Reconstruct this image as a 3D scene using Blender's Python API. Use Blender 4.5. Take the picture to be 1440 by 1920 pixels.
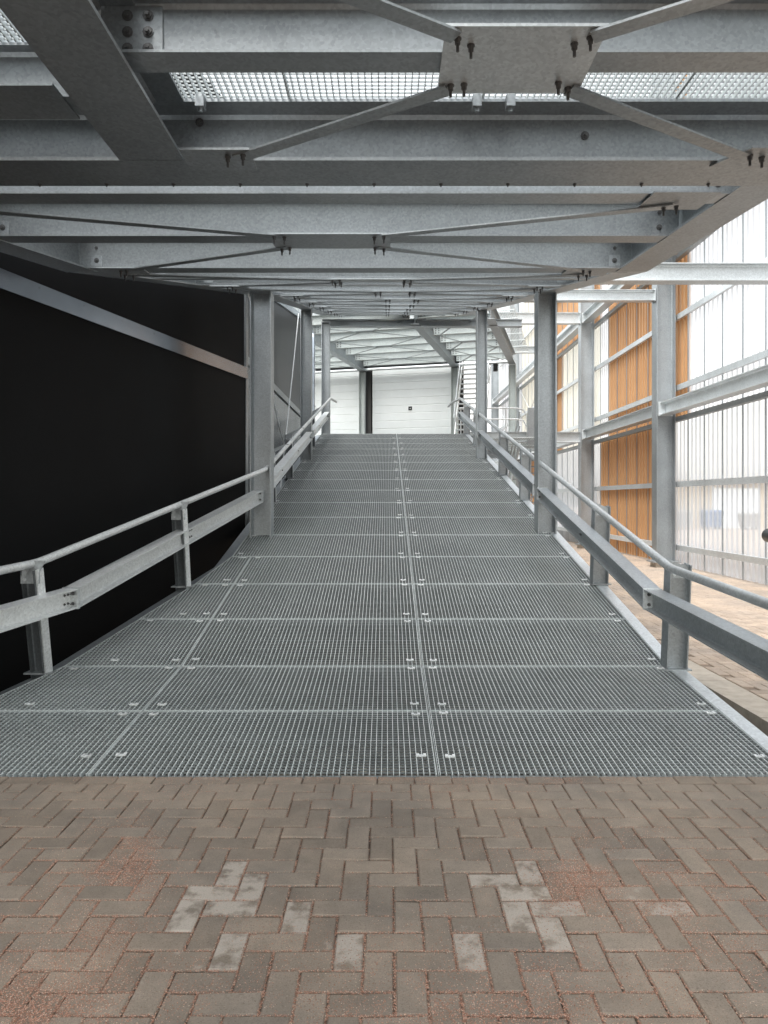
import bpy, math, random
from mathutils import Vector, Matrix
random.seed(11)
R = math.radians
SC = bpy.context.scene
COL = SC.collection
for o in list(bpy.data.objects): bpy.data.objects.remove(o)

# ------------------------------------------------------------------ camera, sky, sun, exposure
cam = bpy.data.cameras.new('camera'); camo = bpy.data.objects.new('camera', cam); COL.objects.link(camo)
camo.location = (0, 0, 1.5); camo.rotation_euler = (R(90), 0, 0)
cam.sensor_fit = 'VERTICAL'; cam.sensor_height = 36.0; cam.lens = 36.0 * 1340 / 1920
cam.shift_x = -5 / 1920; cam.shift_y = -22 / 1920
cam.clip_start = 0.05; cam.clip_end = 2000
SC.camera = camo
SUN_AZ, SUN_EL = R(216), R(61)           # azimuth from +Y towards +X
w = bpy.data.worlds.new('World'); SC.world = w; w.use_nodes = True
nt = w.node_tree; bg = nt.nodes['Background']
sky = nt.nodes.new('ShaderNodeTexSky'); sky.sky_type = 'NISHITA'; sky.sun_disc = False
sky.sun_elevation = SUN_EL; sky.sun_rotation = SUN_AZ
sky.air_density = 2.2; sky.dust_density = 2.5; sky.ozone_density = 0.6
hs = nt.nodes.new('ShaderNodeHueSaturation'); hs.inputs['Saturation'].default_value = 0.25
nt.links.new(sky.outputs[0], hs.inputs['Color']); nt.links.new(hs.outputs[0], bg.inputs['Color'])
bg.inputs['Strength'].default_value = 0.15
sl = bpy.data.lights.new('sun', 'SUN'); sl.energy = 1.25; sl.angle = R(20); sl.color = (1, .98, .95)
so = bpy.data.objects.new('sun', sl); COL.objects.link(so)
sd = Vector((math.sin(SUN_AZ) * math.cos(SUN_EL), math.cos(SUN_AZ) * math.cos(SUN_EL), math.sin(SUN_EL)))
so.rotation_euler = sd.to_track_quat('Z', 'Y').to_euler(); so.location = sd * 30
SC.view_settings.view_transform = 'Standard'; SC.view_settings.look = 'None'
SC.view_settings.gamma = 1; SC.view_settings.use_curve_mapping = False
SC.view_settings.exposure = 1.55
SC.render.engine = 'CYCLES'
SC.cycles.max_bounces = 7; SC.cycles.diffuse_bounces = 4; SC.cycles.transparent_max_bounces = 14

# ------------------------------------------------------------------ materials
MATS = {}
def node_mat(name):
    m = bpy.data.materials.new(name); m.use_nodes = True
    t = m.node_tree; b = t.nodes['Principled BSDF']; MATS[name] = m
    return m, t, b
def N(t, kind, **kw):
    n = t.nodes.new(kind)
    for k, v in kw.items():
        if k in n.inputs: n.inputs[k].default_value = v
        else: setattr(n, k, v)
    return n
def ramp(t, src, stops):
    r = t.nodes.new('ShaderNodeValToRGB'); e = r.color_ramp.elements
    while len(e) < len(stops): e.new(.5)
    for el, (p, c) in zip(e, stops): el.position = p; el.color = (*c, 1) if len(c) == 3 else c
    t.links.new(src, r.inputs[0]); return r
def mixc(t, fac, a, b, mode='MIX'):
    m = t.nodes.new('ShaderNodeMix'); m.data_type = 'RGBA'; m.blend_type = mode
    for s, v in ((0, fac), (6, a), (7, b)):
        if hasattr(v, 'links'): t.links.new(v, m.inputs[s])
        else: m.inputs[s].default_value = v if s == 0 else (*v, 1)
    return m.outputs[2]

def galvanised(name, col, metal=.45, rough=.5, spangle=70, var=.12, spread=.14):
    m, t, b = node_mat(name)
    tc = N(t, 'ShaderNodeTexCoord')
    oi = N(t, 'ShaderNodeObjectInfo')
    vo = N(t, 'ShaderNodeTexVoronoi', Scale=spangle); t.links.new(tc.outputs['Object'], vo.inputs['Vector'])
    no = N(t, 'ShaderNodeTexNoise', Scale=1.1, Detail=7.0, Roughness=.6); t.links.new(tc.outputs['Object'], no.inputs['Vector'])
    n2 = N(t, 'ShaderNodeTexNoise', Scale=18.0, Detail=3.0, Roughness=.7); t.links.new(tc.outputs['Object'], n2.inputs['Vector'])
    lo = tuple(c * (1 - var) for c in col); hi = tuple(min(1, c * (1 + var)) for c in col)
    r1 = ramp(t, no.outputs['Fac'], [(.3, lo), (.7, hi)])
    sp = ramp(t, vo.outputs['Color'], [(0, (.80, .80, .80)), (1, (1.16, 1.16, 1.16))])
    c1 = mixc(t, .8, r1.outputs[0], sp.outputs[0], 'MULTIPLY')
    st = ramp(t, n2.outputs['Fac'], [(.58, (1, 1, 1)), (.8, (.82, .81, .79))])
    c2 = mixc(t, .7, c1, st.outputs[0], 'MULTIPLY')
    n3 = N(t, 'ShaderNodeTexNoise', Scale=4.5, Detail=9.0, Roughness=.72); t.links.new(tc.outputs['Object'], n3.inputs['Vector'])
    wr = ramp(t, n3.outputs['Fac'], [(.40, (.90, .90, .90)), (.52, (1, 1, 1)), (.66, (1.0, 1.0, 1.0)), (.74, (1.22, 1.22, 1.2))])
    c2 = mixc(t, .45, c2, wr.outputs[0], 'MULTIPLY')
    vr = N(t, 'ShaderNodeMapRange'); t.links.new(oi.outputs['Random'], vr.inputs[0])
    vr.inputs[3].default_value = 1 - spread; vr.inputs[4].default_value = 1 + spread * .8
    hv = N(t, 'ShaderNodeHueSaturation'); t.links.new(vr.outputs[0], hv.inputs['Value']); t.links.new(c2, hv.inputs['Color'])
    t.links.new(hv.outputs[0], b.inputs['Base Color'])
    b.inputs['Metallic'].default_value = metal
    rr = N(t, 'ShaderNodeMapRange'); t.links.new(no.outputs['Fac'], rr.inputs[0])
    rr.inputs[3].default_value = rough - .12; rr.inputs[4].default_value = rough + .14
    t.links.new(rr.outputs[0], b.inputs['Roughness'])
    bp = N(t, 'ShaderNodeBump', Strength=.06, Distance=.004); t.links.new(n2.outputs['Fac'], bp.inputs['Height'])
    t.links.new(bp.outputs[0], b.inputs['Normal'])
    return m
galv = galvanised('galvanised_steel', (.405, .432, .447), metal=.78, rough=.47)
galv_l = galvanised('galvanised_steel_bright', (.66, .69, .70), metal=.6, rough=.42)
galv_g = galvanised('grating_steel', (.66, .70, .70), metal=.25, rough=.4, var=.05, spread=.02)
galv_x = galvanised('grating_cross_bar', (.27, .29, .29), metal=.5, rough=.5, var=.06, spread=.02)  # darker than the bearing bars: shade of the recessed bars put into the colour
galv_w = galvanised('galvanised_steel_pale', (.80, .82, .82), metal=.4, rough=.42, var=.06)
galv_shade = galvanised('galvanised_steel_shaded', (.19, .205, .215), metal=.7, rough=.5)  # dark copy of galv: shade on the left posts' web put into the colour
galv_duct = galvanised('duct_zinc', (.40, .45, .52), metal=.8, rough=.3, spangle=14, var=.3)

def simple(name, col, rough=.6, metal=0, nscale=6, var=.15, bump=0.0):
    m, t, b = node_mat(name)
    tc = N(t, 'ShaderNodeTexCoord')
    no = N(t, 'ShaderNodeTexNoise', Scale=nscale, Detail=6.0, Roughness=.65); t.links.new(tc.outputs['Object'], no.inputs['Vector'])
    r1 = ramp(t, no.outputs['Fac'], [(.3, tuple(c * (1 - var) for c in col)), (.7, tuple(min(1, c * (1 + var)) for c in col))])
    t.links.new(r1.outputs[0], b.inputs['Base Color'])
    b.inputs['Roughness'].default_value = rough; b.inputs['Metallic'].default_value = metal
    if bump:
        bp = N(t, 'ShaderNodeBump', Strength=bump, Distance=.01); t.links.new(no.outputs['Fac'], bp.inputs['Height'])
        t.links.new(bp.outputs[0], b.inputs['Normal'])
    return m
blackclad = simple('charcoal_cladding', (.0058, .006, .0064), .6, 0, 1.2, .12)
blackclad.node_tree.nodes['Principled BSDF'].inputs['Specular IOR Level'].default_value = .12
greyclad = simple('grey_panel', (.10, .105, .11), .22, 0, 1.5, .1)
charclad = simple('dark_grey_cladding', (.035, .036, .04), .4, 0, 1.5, .15)
alu = simple('trim_aluminium', (.34, .38, .43), .26, .9, 3, .1)
boltm = simple('bolt_steel', (.15, .15, .15), .5, .6, 30, .3)
black = simple('black_plastic', (.012, .012, .012), .35, 0, 8, .1)
doorw = simple('door_white', (.74, .775, .775), .42, 0, 2, .04)
concrete = simple('kerb_concrete', (.40, .35, .29), .85, 0, 9, .18, .3)
soil = simple('rubble_soil', (.075, .065, .052), .95, 0, 14, .5, .8)
beige = simple('beige_render', (.50, .41, .29), .8, 0, 3, .08)
bluebin = simple('bin_blue', (.04, .10, .22), .5, 0, 8, .1)
greybin = simple('bin_grey', (.30, .29, .27), .5, 0, 8, .1)
galv_far = galvanised('pale_lit_steel', (.50, .54, .53), metal=.15, rough=.5, var=.07)  # paler than galv: light on the far platform steel put into the colour

def brickmat(name, col, pale, amount):
    m, t, b = node_mat(name)
    tc = N(t, 'ShaderNodeTexCoord'); oi = N(t, 'ShaderNodeObjectInfo'); geo = N(t, 'ShaderNodeNewGeometry')
    fi = N(t, 'ShaderNodeTexNoise', Scale=220.0, Detail=3.0, Roughness=.75); t.links.new(geo.outputs['Position'], fi.inputs['Vector'])
    no = N(t, 'ShaderNodeTexNoise', Scale=9.0, Detail=7.0, Roughness=.65); t.links.new(geo.outputs['Position'], no.inputs['Vector'])
    wn = N(t, 'ShaderNodeTexNoise', Scale=1.6, Detail=3.0); t.links.new(geo.outputs['Position'], wn.inputs['Vector'])
    base = ramp(t, no.outputs['Fac'], [(.3, tuple(c * .84 for c in col)), (.7, tuple(c * 1.14 for c in col))]).outputs[0]
    gr = ramp(t, fi.outputs['Fac'], [(.30, (.45, .42, .40)), (.45, (.98, .98, .98)), (.6, (1.04, 1.03, 1.02)), (.74, (1.6, 1.5, 1.4))]).outputs[0]
    c = mixc(t, .95, base, gr, 'MULTIPLY')
    ht = ramp(t, wn.outputs['Fac'], [(.35, (.86, .87, .88)), (.65, (1.12, 1.08, 1.03))]).outputs[0]
    c = mixc(t, 1.0, c, ht, 'MULTIPLY')
    vr = N(t, 'ShaderNodeMapRange'); t.links.new(oi.outputs['Random'], vr.inputs[0]); vr.inputs[3].default_value = .86; vr.inputs[4].default_value = 1.13
    hv = N(t, 'ShaderNodeHueSaturation'); t.links.new(vr.outputs[0], hv.inputs['Value']); t.links.new(c, hv.inputs['Color'])
    c = hv.outputs[0]
    if amount > 0:
        pn = N(t, 'ShaderNodeTexNoise', Scale=11.0, Detail=5.0, Roughness=.6); t.links.new(geo.outputs['Position'], pn.inputs['Vector'])
        pm = ramp(t, pn.outputs['Fac'], [(.62 - amount * .25, (0, 0, 0)), (.72 - amount * .2, (.92, .92, .92))]).outputs[0]
        c = mixc(t, pm, c, mixc(t, .6, pale, gr, 'MULTIPLY'))
    t.links.new(c, b.inputs['Base Color'])
    b.inputs['Roughness'].default_value = .82; b.inputs['Specular IOR Level'].default_value = .35
    bp = N(t, 'ShaderNodeBump', Strength=.4, Distance=.0025); t.links.new(fi.outputs['Fac'], bp.inputs['Height'])
    t.links.new(bp.outputs[0], b.inputs['Normal'])
    return m
BRK = (.205, .174, .144)
brick_m = brickmat('paver_brown', BRK, (.45, .42, .38), 0)
brick_p = brickmat('paver_bloom', BRK, (.345, .31, .27), .95)
brick_q = brickmat('paver_faint_bloom', BRK, (.30, .265, .225), .1)
brick_y = brickmat('paver_yard', (.36, .295, .24), (.5, .5, .5), 0)
joint_m = simple('joint_sand', (.10, .072, .055), .95, 0, 60, .45, .5)
joint_y = simple('yard_joint_sand', (.22, .17, .13), .95, 0, 60, .3, .5)
def gritmat():
    m, t, b = node_mat('pink_grit')
    geo = N(t, 'ShaderNodeNewGeometry')
    r = ramp(t, geo.outputs['Random Per Island'], [(0, (.20, .095, .065)), (.45, (.36, .185, .125)), (.8, (.42, .27, .20)), (1, (.50, .40, .32))])
    t.links.new(r.outputs[0], b.inputs['Base Color']); b.inputs['Roughness'].default_value = .85
    return m
grit_m = gritmat()

def sheetmat(name, col, transp, rough=.25, transl=.55):
    m, t, b = node_mat(name)
    out = t.nodes['Material Output']
    tc = N(t, 'ShaderNodeTexCoord'); no = N(t, 'ShaderNodeTexNoise', Scale=1.3, Detail=4.0); t.links.new(tc.outputs['Object'], no.inputs['Vector'])
    cr = ramp(t, no.outputs['Fac'], [(.3, tuple(c * .93 for c in col)), (.7, tuple(min(1, c * 1.05) for c in col))])
    t.links.new(cr.outputs[0], b.inputs['Base Color']); b.inputs['Roughness'].default_value = rough
    tl = N(t, 'ShaderNodeBsdfTranslucent'); t.links.new(cr.outputs[0], tl.inputs['Color'])
    m1 = N(t, 'ShaderNodeMixShader'); m1.inputs[0].default_value = transl
    t.links.new(b.outputs[0], m1.inputs[1]); t.links.new(tl.outputs[0], m1.inputs[2])
    tr = N(t, 'ShaderNodeBsdfTransparent'); tr.inputs['Color'].default_value = (*[min(1, .55 + .45 * c) for c in col], 1)
    m2 = N(t, 'ShaderNodeMixShader'); m2.inputs[0].default_value = transp
    t.links.new(m1.outputs[0], m2.inputs[1]); t.links.new(tr.outputs[0], m2.inputs[2])
    t.links.new(m2.outputs[0], out.inputs['Surface'])
    return m
sh_white = sheetmat('sheet_opal', (.80, .81, .835), .36, .25, .5)
sh_clear = sheetmat('sheet_clear', (.77, .79, .815), .45, .15, .5)
sh_orange = sheetmat('sheet_orange', (.57, .335, .165), .05, .45, .25)
sh_cream = sheetmat('sheet_cream', (.82, .80, .73), .36, .25, .5)

# ------------------------------------------------------------------ builders
class MB:
    def __init__(s): s.v = []; s.f = []
    def add(s, vs, fs):
        o = len(s.v); s.v += [tuple(p) for p in vs]; s.f += [tuple(i + o for i in f) for f in fs]; return s
    def box(s, x0, x1, y0, y1, z0, z1):
        return s.add([(x0,y0,z0),(x1,y0,z0),(x1,y1,z0),(x0,y1,z0),(x0,y0,z1),(x1,y0,z1),(x1,y1,z1),(x0,y1,z1)],
                     [(3,2,1,0),(4,5,6,7),(0,1,5,4),(1,2,6,5),(2,3,7,6),(3,0,4,7)])
    def hull8(s, a, b):      # two quads
        return s.add(list(a) + list(b), [(3,2,1,0),(4,5,6,7),(0,1,5,4),(1,2,6,5),(2,3,7,6),(3,0,4,7)])
    def extrude(s, prof, p0, p1, up, mid=(0, 0)):
        p0 = Vector(p0); p1 = Vector(p1); t = (p1 - p0).normalized(); up = Vector(up)
        side = t.cross(up).normalized(); up = side.cross(t).normalized()
        n = len(prof); vs = []
        for p in (p0, p1):
            vs += [p + side * (a + mid[0]) + up * (b + mid[1]) for a, b in prof]
        fs = [(i, (i + 1) % n, n + (i + 1) % n, n + i) for i in range(n)]
        fs += [tuple(range(n - 1, -1, -1)), tuple(range(n, 2 * n))]
        return s.add(vs, fs)
    def ibeam(s, p0, p1, w, h, up=(0, 0, 1), tf=None, tw=None, anchor=0.0, axis=None):
        # anchor: 0 = line on the underside, .5 = centre line, 1 = top
        tf = tf or max(.010, h * .055); tw = tw or max(.008, h * .035); r = min(.018, h * .06)
        a = w / 2; t2 = tw / 2
        P = [(-a,0),(a,0),(a,tf),(t2+r,tf),(t2,tf+r),(t2,h-tf-r),(t2+r,h-tf),(a,h-tf),(a,h),(-a,h),(-a,h-tf),(-t2-r,h-tf),(-t2,h-tf-r),(-t2,tf+r),(-t2-r,tf),(-a,tf)]
        return s.extrude(P, p0, p1, up, (0, -h * anchor))
    def bar(s, p0, p1, w, h, up=(0, 0, 1)):
        return s.extrude([(-w/2,-h/2),(w/2,-h/2),(w/2,h/2),(-w/2,h/2)], p0, p1, up)
    def tube(s, pts, r, n=10):
        pts = [Vector(p) for p in pts]; rings = []
        for i, p in enumerate(pts):
            a = pts[max(0, i - 1)]; b = pts[min(len(pts) - 1, i + 1)]; t = (b - a).normalized()
            up = Vector((0, 0, 1)) if abs(t.z) < .95 else Vector((1, 0, 0))
            sd_ = t.cross(up).normalized(); up = sd_.cross(t)
            rings.append([p + (sd_ * math.cos(2*math.pi*k/n) + up * math.sin(2*math.pi*k/n)) * r for k in range(n)])
        vs = [q for rg in rings for q in rg]; fs = []
        for i in range(len(rings) - 1):
            for k in range(n): fs.append((i*n+k, i*n+(k+1)%n, (i+1)*n+(k+1)%n, (i+1)*n+k))
        fs += [tuple(range(n - 1, -1, -1)), tuple(range((len(rings)-1)*n, len(rings)*n))]
        return s.add(vs, fs)
    def bolt(s, p, d=(0, 0, -1), r=.015, l=.045):
        p = Vector(p); d = Vector(d).normalized(); h = l * .45
        s.tube([p, p + d * .004], r * 1.35, 10); s.tube([p + d * .003, p + d * h], r, 6); s.tube([p + d * h, p + d * l], r * .55, 6); return s
    def mesh(s, name, mat, smooth=False):
        me = bpy.data.meshes.new(name); me.from_pydata(s.v, [], s.f); me.update()
        me.materials.append(mat)
        if hasattr(s, 'c0'):
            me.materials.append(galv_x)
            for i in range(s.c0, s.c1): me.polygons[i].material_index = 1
        if smooth: me.shade_smooth(); me.set_sharp_from_angle(angle=R(40))
        return me
    def build(s, name, mat, parent=None, smooth=False):
        o = bpy.data.objects.new(name, s.mesh(name, mat, smooth)); COL.objects.link(o)
        if parent: o.parent = parent
        return o
def inst(name, me, parent, loc=(0,0,0), rot=(0,0,0)):
    o = bpy.data.objects.new(name, me); COL.objects.link(o); o.parent = parent; o.location = loc; o.rotation_euler = rot; return o
def tag(o, label=None, cat=None, group=None, kind=None):
    if label: o['label'] = label
    if cat: o['category'] = cat
    if group: o['group'] = group
    if kind: o['kind'] = kind
    return o
def thing(name, label, cat, group=None):
    o = bpy.data.objects.new(name, None); COL.objects.link(o); return tag(o, label, cat, group)

# heights of the two ramps along Y
def zl(y):
    if y < 3.9: return 0.0
    if y < 5.7: return .1 * (y - 3.9)
    return min(.18 + .219 * (y - 5.7), 3.40)
def zu(y):                          # underside of the upper ramp steel
    if y < 6.5: return 2.93 + .1 * y
    return 3.58 + .230 * (y - 6.5)
def XL(y): return -2.57 + .266 * (y - 5.7) if y < 8.33 else -1.87
def XLU(y): return min(-3.0 + .266 * (y - 5.7), -1.74)
XR = 2.23; XRU = 2.23
SPL = math.atan(.266)

# ------------------------------------------------------------------ ground and paving
g = MB().add([(-400,-400,-.5),(400,-400,-.5),(400,600,-.5),(-400,600,-.5)], [(0,1,2,3)]).build('ground', soil); tag(g, kind='structure')
pav = MB(); pav.box(-14, 14, -14, 3.885, -.49, -.014)
pavo = pav.build('front_pavement', joint_m); tag(pavo, kind='structure')
yard = MB(); yard.box(2.66, 120, 3.889, 160, -.49, -.014)
yardo = yard.build('yard_pavement', joint_y); tag(yardo, kind='structure')

def brick_mesh(name, L, W, mat, H=.05, c=.005, gap=.0025):
    a = L/2 - gap; b = W/2 - gap
    vs = [(-a,-b,-H),(a,-b,-H),(a,b,-H),(-a,b,-H),(-a,-b,-c),(a,-b,-c),(a,b,-c),(-a,b,-c),(-a+c,-b+c,0),(a-c,-b+c,0),(a-c,b-c,0),(-a+c,b-c,0)]
    fs = [(0,1,5,4),(1,2,6,5),(2,3,7,6),(3,0,4,7),(4,5,9,8),(5,6,10,9),(6,7,11,10),(7,4,8,11),(8,9,10,11)]
    return MB().add(vs, fs).mesh(name, mat)
U = .1
def herring(x0, x1, y0, y1, ox, oy):
    out = []
    for i in range(int((x0-ox)/U) - 2, int((x1-ox)/U) + 3):
        for j in range(int((y0-oy)/U) - 2, int((y1-oy)/U) + 3):
            c = (i + j) % 4
            if c == 0: out.append((ox + (i+1)*U, oy + (j+.5)*U, 0))
            elif c == 2: out.append((ox + (i+.5)*U, oy + (j+1)*U, 1))
    return out
def px2g(px, py, z=0.0):
    d = 1340 * (1.5 - z) / (py - 938); return ((px - 725) * d / 1340, d)
blooms = [px2g(*p) for p in ((410,1630),(395,1670),(345,1700),(430,1685),(350,1745),(410,1780),(300,1880),(650,1765),(880,1770),(590,1475),(705,1475),(860,1475),(505,1495),(780,1475),(925,1640),(990,1622),(1005,1665),(980,1705),(1045,1710),(1050,1735),(1075,1795),(1130,1670),(1205,1473),(1305,1482),(385,1480),(470,1655),(560,1700),(1245,1690))]
bm = {}
for k, mt in (('m', brick_m), ('p', brick_p), ('q', brick_q), ('y', brick_y)): bm[k] = brick_mesh('paving_brick', .2, .1, mt)
cand = []
for (x, y, v) in herring(-3.2, 3.4, -.2, 3.785, .125 - .0, 2.18):
    hy = .1 if v else .05
    if y + hy > 3.785 or abs(x) > 3.2 or y < -.2: continue
    cand.append((x, y, v))
# halves that close the pattern against the stretcher course
occ = set()
for (x, y, v) in cand:
    i = round((x - .125)/U - .5 if v else (x - .125)/U - 1); j = round((y - 2.18)/U - 1 if v else (y - 2.18)/U - .5)
    occ.add((i, j)); occ.add((i, j+1) if v else (i+1, j))
def score(x, y):
    if y < 1.7: return 99
    return y + (0 if abs(x) < .55 * y + .12 else 50)
cand.sort(key=lambda c: score(c[0], c[1]))
rest = MB(); n_ind = 0
def place_brick(x, y, v, force=False):
    global n_ind
    best = min(((x-a)**2 + (y-b)**2) for a, b in blooms)
    k = 'p' if best < .0040 else ('q' if best < .02 and random.random() < .4 else 'm')
    rz = (math.pi/2 if v else 0) + (math.pi if random.random() < .5 else 0) + random.gauss(0, .006)
    o = inst('paving_brick', bm[k], pavo, (x + random.gauss(0, .0012), y + random.gauss(0, .0012), random.gauss(0, .0017)), (random.gauss(0, .011), random.gauss(0, .011), rz)); n_ind += 1
def rest_brick(mb, x, y, hx, hy, dz=None, c=.004, gp=.0025):
    z = random.gauss(0, .001) if dz is None else dz
    a = hx - gp; b = hy - gp
    vs = [(x-a,y-b,z-.05),(x+a,y-b,z-.05),(x+a,y+b,z-.05),(x-a,y+b,z-.05),(x-a,y-b,z-c),(x+a,y-b,z-c),(x+a,y+b,z-c),(x-a,y+b,z-c),(x-a+c,y-b+c,z),(x+a-c,y-b+c,z),(x+a-c,y+b-c,z),(x-a+c,y+b-c,z)]
    mb.add(vs, [(0,1,5,4),(1,2,6,5),(2,3,7,6),(3,0,4,7),(4,5,9,8),(5,6,10,9),(6,7,11,10),(7,4,8,11),(8,9,10,11)])
x = -3.2 + .05
course = []
while x < 3.3: course.append(x); x += .2
for (x, y, v) in cand:
    if n_ind < 276 and score(x, y) < 40: place_brick(x, y, v)
    else: rest_brick(rest, x, y, .05 if v else .1, .1 if v else .05)
for x in course:
    if abs(x) < 2.3: place_brick(x, 3.835, 0)
    else: rest_brick(rest, x, 3.835, .1, .05)
jtop = max(j for i, j in occ) + 1
half = MB()
for i in range(-33, 32):
    for j in range(int((3.785 - 2.18)/U) - 3, jtop + 1):
        if (i, j) in occ: continue
        y0 = 2.18 + j*U; y1 = min(y0 + U, 3.785)
        if y1 - y0 < .02: continue
        rest_brick(rest, .125 + (i+.5)*U, (y0+y1)/2, .05, (y1-y0)/2)
ro = rest.build('paving_bricks', brick_m, pavo); tag(ro, kind='stuff')

# pink grit lying in the joints and in drifts
gr = MB()
def grain(x, y, s, z=0.0):
    a = random.random() * 6.28; ca, sa = math.cos(a)*s, math.sin(a)*s
    h = s * random.uniform(.5, .9)
    gr.add([(x+ca,y+sa,z),(x-sa*.8,y+ca*.8,z),(x-ca,y-sa,z),(x+sa*.8,y-ca*.8,z),(x+random.uniform(-.3,.3)*s,y+random.uniform(-.3,.3)*s,z+h)], [(0,1,4),(1,2,4),(2,3,4),(3,0,4)])
def gs(): return random.uniform(.0011, .0029)
drifts = [(60,1860,110,55,2600),(15,1905,90,30,1600),(240,1600,45,36,900),(215,1650,40,25,500),(1080,1645,40,24,1300),(1065,1675,40,20,500),(1250,1690,70,40,1300),(1180,1640,70,30,700),(200,1760,70,40,700),(160,1690,50,40,400),(1010,1840,90,50,900),(880,1900,150,25,1100),(1350,1780,80,60,900),(1000,1580,90,25,700),(300,1480,120,12,350),(860,1470,40,8,150),(1040,1465,50,6,250),(1150,1560,80,20,300),(250,1600,30,40,900),(700,1461,420,2.0,900),(420,1850,160,50,500),(700,1800,200,60,600)]
for (px, py, sx, sy, n) in drifts:
    for _ in range(int(n * 2.4)):
        qx, qy = random.gauss(px, sx), random.gauss(py, sy)
        if qy < 1458: continue
        x, y = px2g(qx, qy)
        if y > 1.6: grain(x, y, gs(), .0005)
def jn(x, y): return .5 + .5*math.sin(x*2.1 + 1.3)*math.cos(y*3.1 + .4) 
for (x, y, v) in cand:
    if score(x, y) > 40: continue
    for _ in range(int(210 * (.3 + jn(x, y)) * (1.25 if y < 3.0 else .45))):
        e = random.random()
        hx, hy = (.05, .1) if v else (.1, .05)
        if e < .5: a, b = random.uniform(-hx, hx), random.choice((-hy, hy)) + random.gauss(0, .003)
        else: a, b = random.choice((-hx, hx)) + random.gauss(0, .003), random.uniform(-hy, hy)
        grain(x + a, y + b, gs(), random.uniform(-.004, .001))
for _ in range(20000):
    y = random.uniform(1.95, 3.85); x = random.uniform(-.58*y, .58*y)
    if random.random() < (.75 if y < 2.9 else .25) * (.3 + jn(x, y)): grain(x, y, gs()*.85, .0005)
go = gr.build('loose_grit', grit_m); tag(go, 'pink stone grit strewn over the brown pavers in front of the ramp', 'grit', kind='stuff')

# yard bricks
yb = MB(); nyi = 0
ylist = [(x, y, v) for (x, y, v) in herring(2.85, 6.75, 3.9, 26, 2.86, 3.95) if x - (.05 if v else .1) > 2.82 and x < 6.9 and y < 26 and y > 3.95]
def yscore(x, y):
    px = 725 + x*1340/max(y, .1)
    return y if 1040 < px < 1450 else 100
ylist.sort(key=lambda c: yscore(c[0], c[1]))
for (x, y, v) in ylist:
    if nyi < 296 and yscore(x, y) < 90:
        inst('paving_brick', bm['y'], yardo, (x, y, random.gauss(0, .0012)), (random.gauss(0, .006), random.gauss(0, .006), (math.pi/2 if v else 0) + random.gauss(0, .006))); nyi += 1
    else: rest_brick(yb, x, y, .05 if v else .1, .1 if v else .05)
for (x, y, v) in herring(6.9, 26, 20, 45, 7.0, 20.0)[::1]: pass
yo = yb.build('paving_bricks', brick_y, yardo); tag(yo, kind='stuff')
# paving beyond the facade, too far to tell the bricks apart
fy = MB(); fy.box(6.95, 119, 3.9, 159, -.013, -.002); fo = fy.build('far_paving', brick_y, yardo)
kb = thing('kerb', 'beige concrete kerb edging the pit beside the ramp', 'kerb')
for k in range(14):
    y0 = 3.89 + k*1.0
    MB().box(2.56, 2.82, y0 + .004, y0 + .996, -.45, .012 + random.gauss(0, .001)).build('kerb_stone', concrete, kb)

# ------------------------------------------------------------------ lower ramp
lr = thing('access_ramp', 'long galvanised grating ramp climbing from the brown pavers to the white doors', 'ramp')
ROWS = [3.905, 4.80, 5.70] + [5.70 + .98*k for k in range(1, 16)]
SPB = .0333
def grating(xla, xlb, xr, L, dy=SPB, bw=.0042, bh=.030, cw=.0042, SPB=SPB, open_toe=False):
    """bearing bars along Y, flush cross bars along X; left edge runs from xla (y=0) to xlb (y=L)"""
    m = MB()
    nb = int((xr - min(xla, xlb)) / SPB)
    for k in range(nb + 1):
        x = xr - .004 - k * SPB
        y0, y1 = 0.0, L
        if xla != xlb:
            ye = (x - xla) / (xlb - xla) * L
            if xlb > xla: y1 = min(L, ye)
            else: y0 = max(0, ye)
        elif x < xla: continue
        if y1 - y0 > .03: m.box(x - bw/2, x + bw/2, y0 + .003, y1 - .003, -bh, 0)
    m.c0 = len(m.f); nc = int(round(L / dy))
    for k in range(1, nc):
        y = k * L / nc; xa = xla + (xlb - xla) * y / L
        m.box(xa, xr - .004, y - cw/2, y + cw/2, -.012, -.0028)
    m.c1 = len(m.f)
    for (a, b) in (((.003, .0058), (L - .0058, L - .003)) if not open_toe else ((L - .0058, L - .003),)):
        xa = xla + (xlb - xla) * ((a+b)/2) / L
        m.box(xa, xr - .003, a, b, -bh, .0005)
    for (xa0, xb0) in ((xla, xlb), (xr - .003, xr - .003)):
        m.hull8([(xa0,.003,-bh),(xa0+.003,.003,-bh),(xb0+.003,L-.003,-bh),(xb0,L-.003,-bh)], [(xa0,.003,.0012),(xa0+.003,.003,.0012),(xb0+.003,L-.003,.0012),(xb0,L-.003,.0012)])
    return m
cl = MB(); cl.box(-.026, .026, -.013, .013, .001, .006); cl.box(-.029, -.012, -.016, .016, .0045, .011); cl.box(.012, .029, -.016, .016, .0045, .011); cl.tube([(0,0,.004),(0,0,.009)], .007, 8)
clip_me = cl.mesh('grating_clip', galv_w)
gcache = {}
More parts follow.
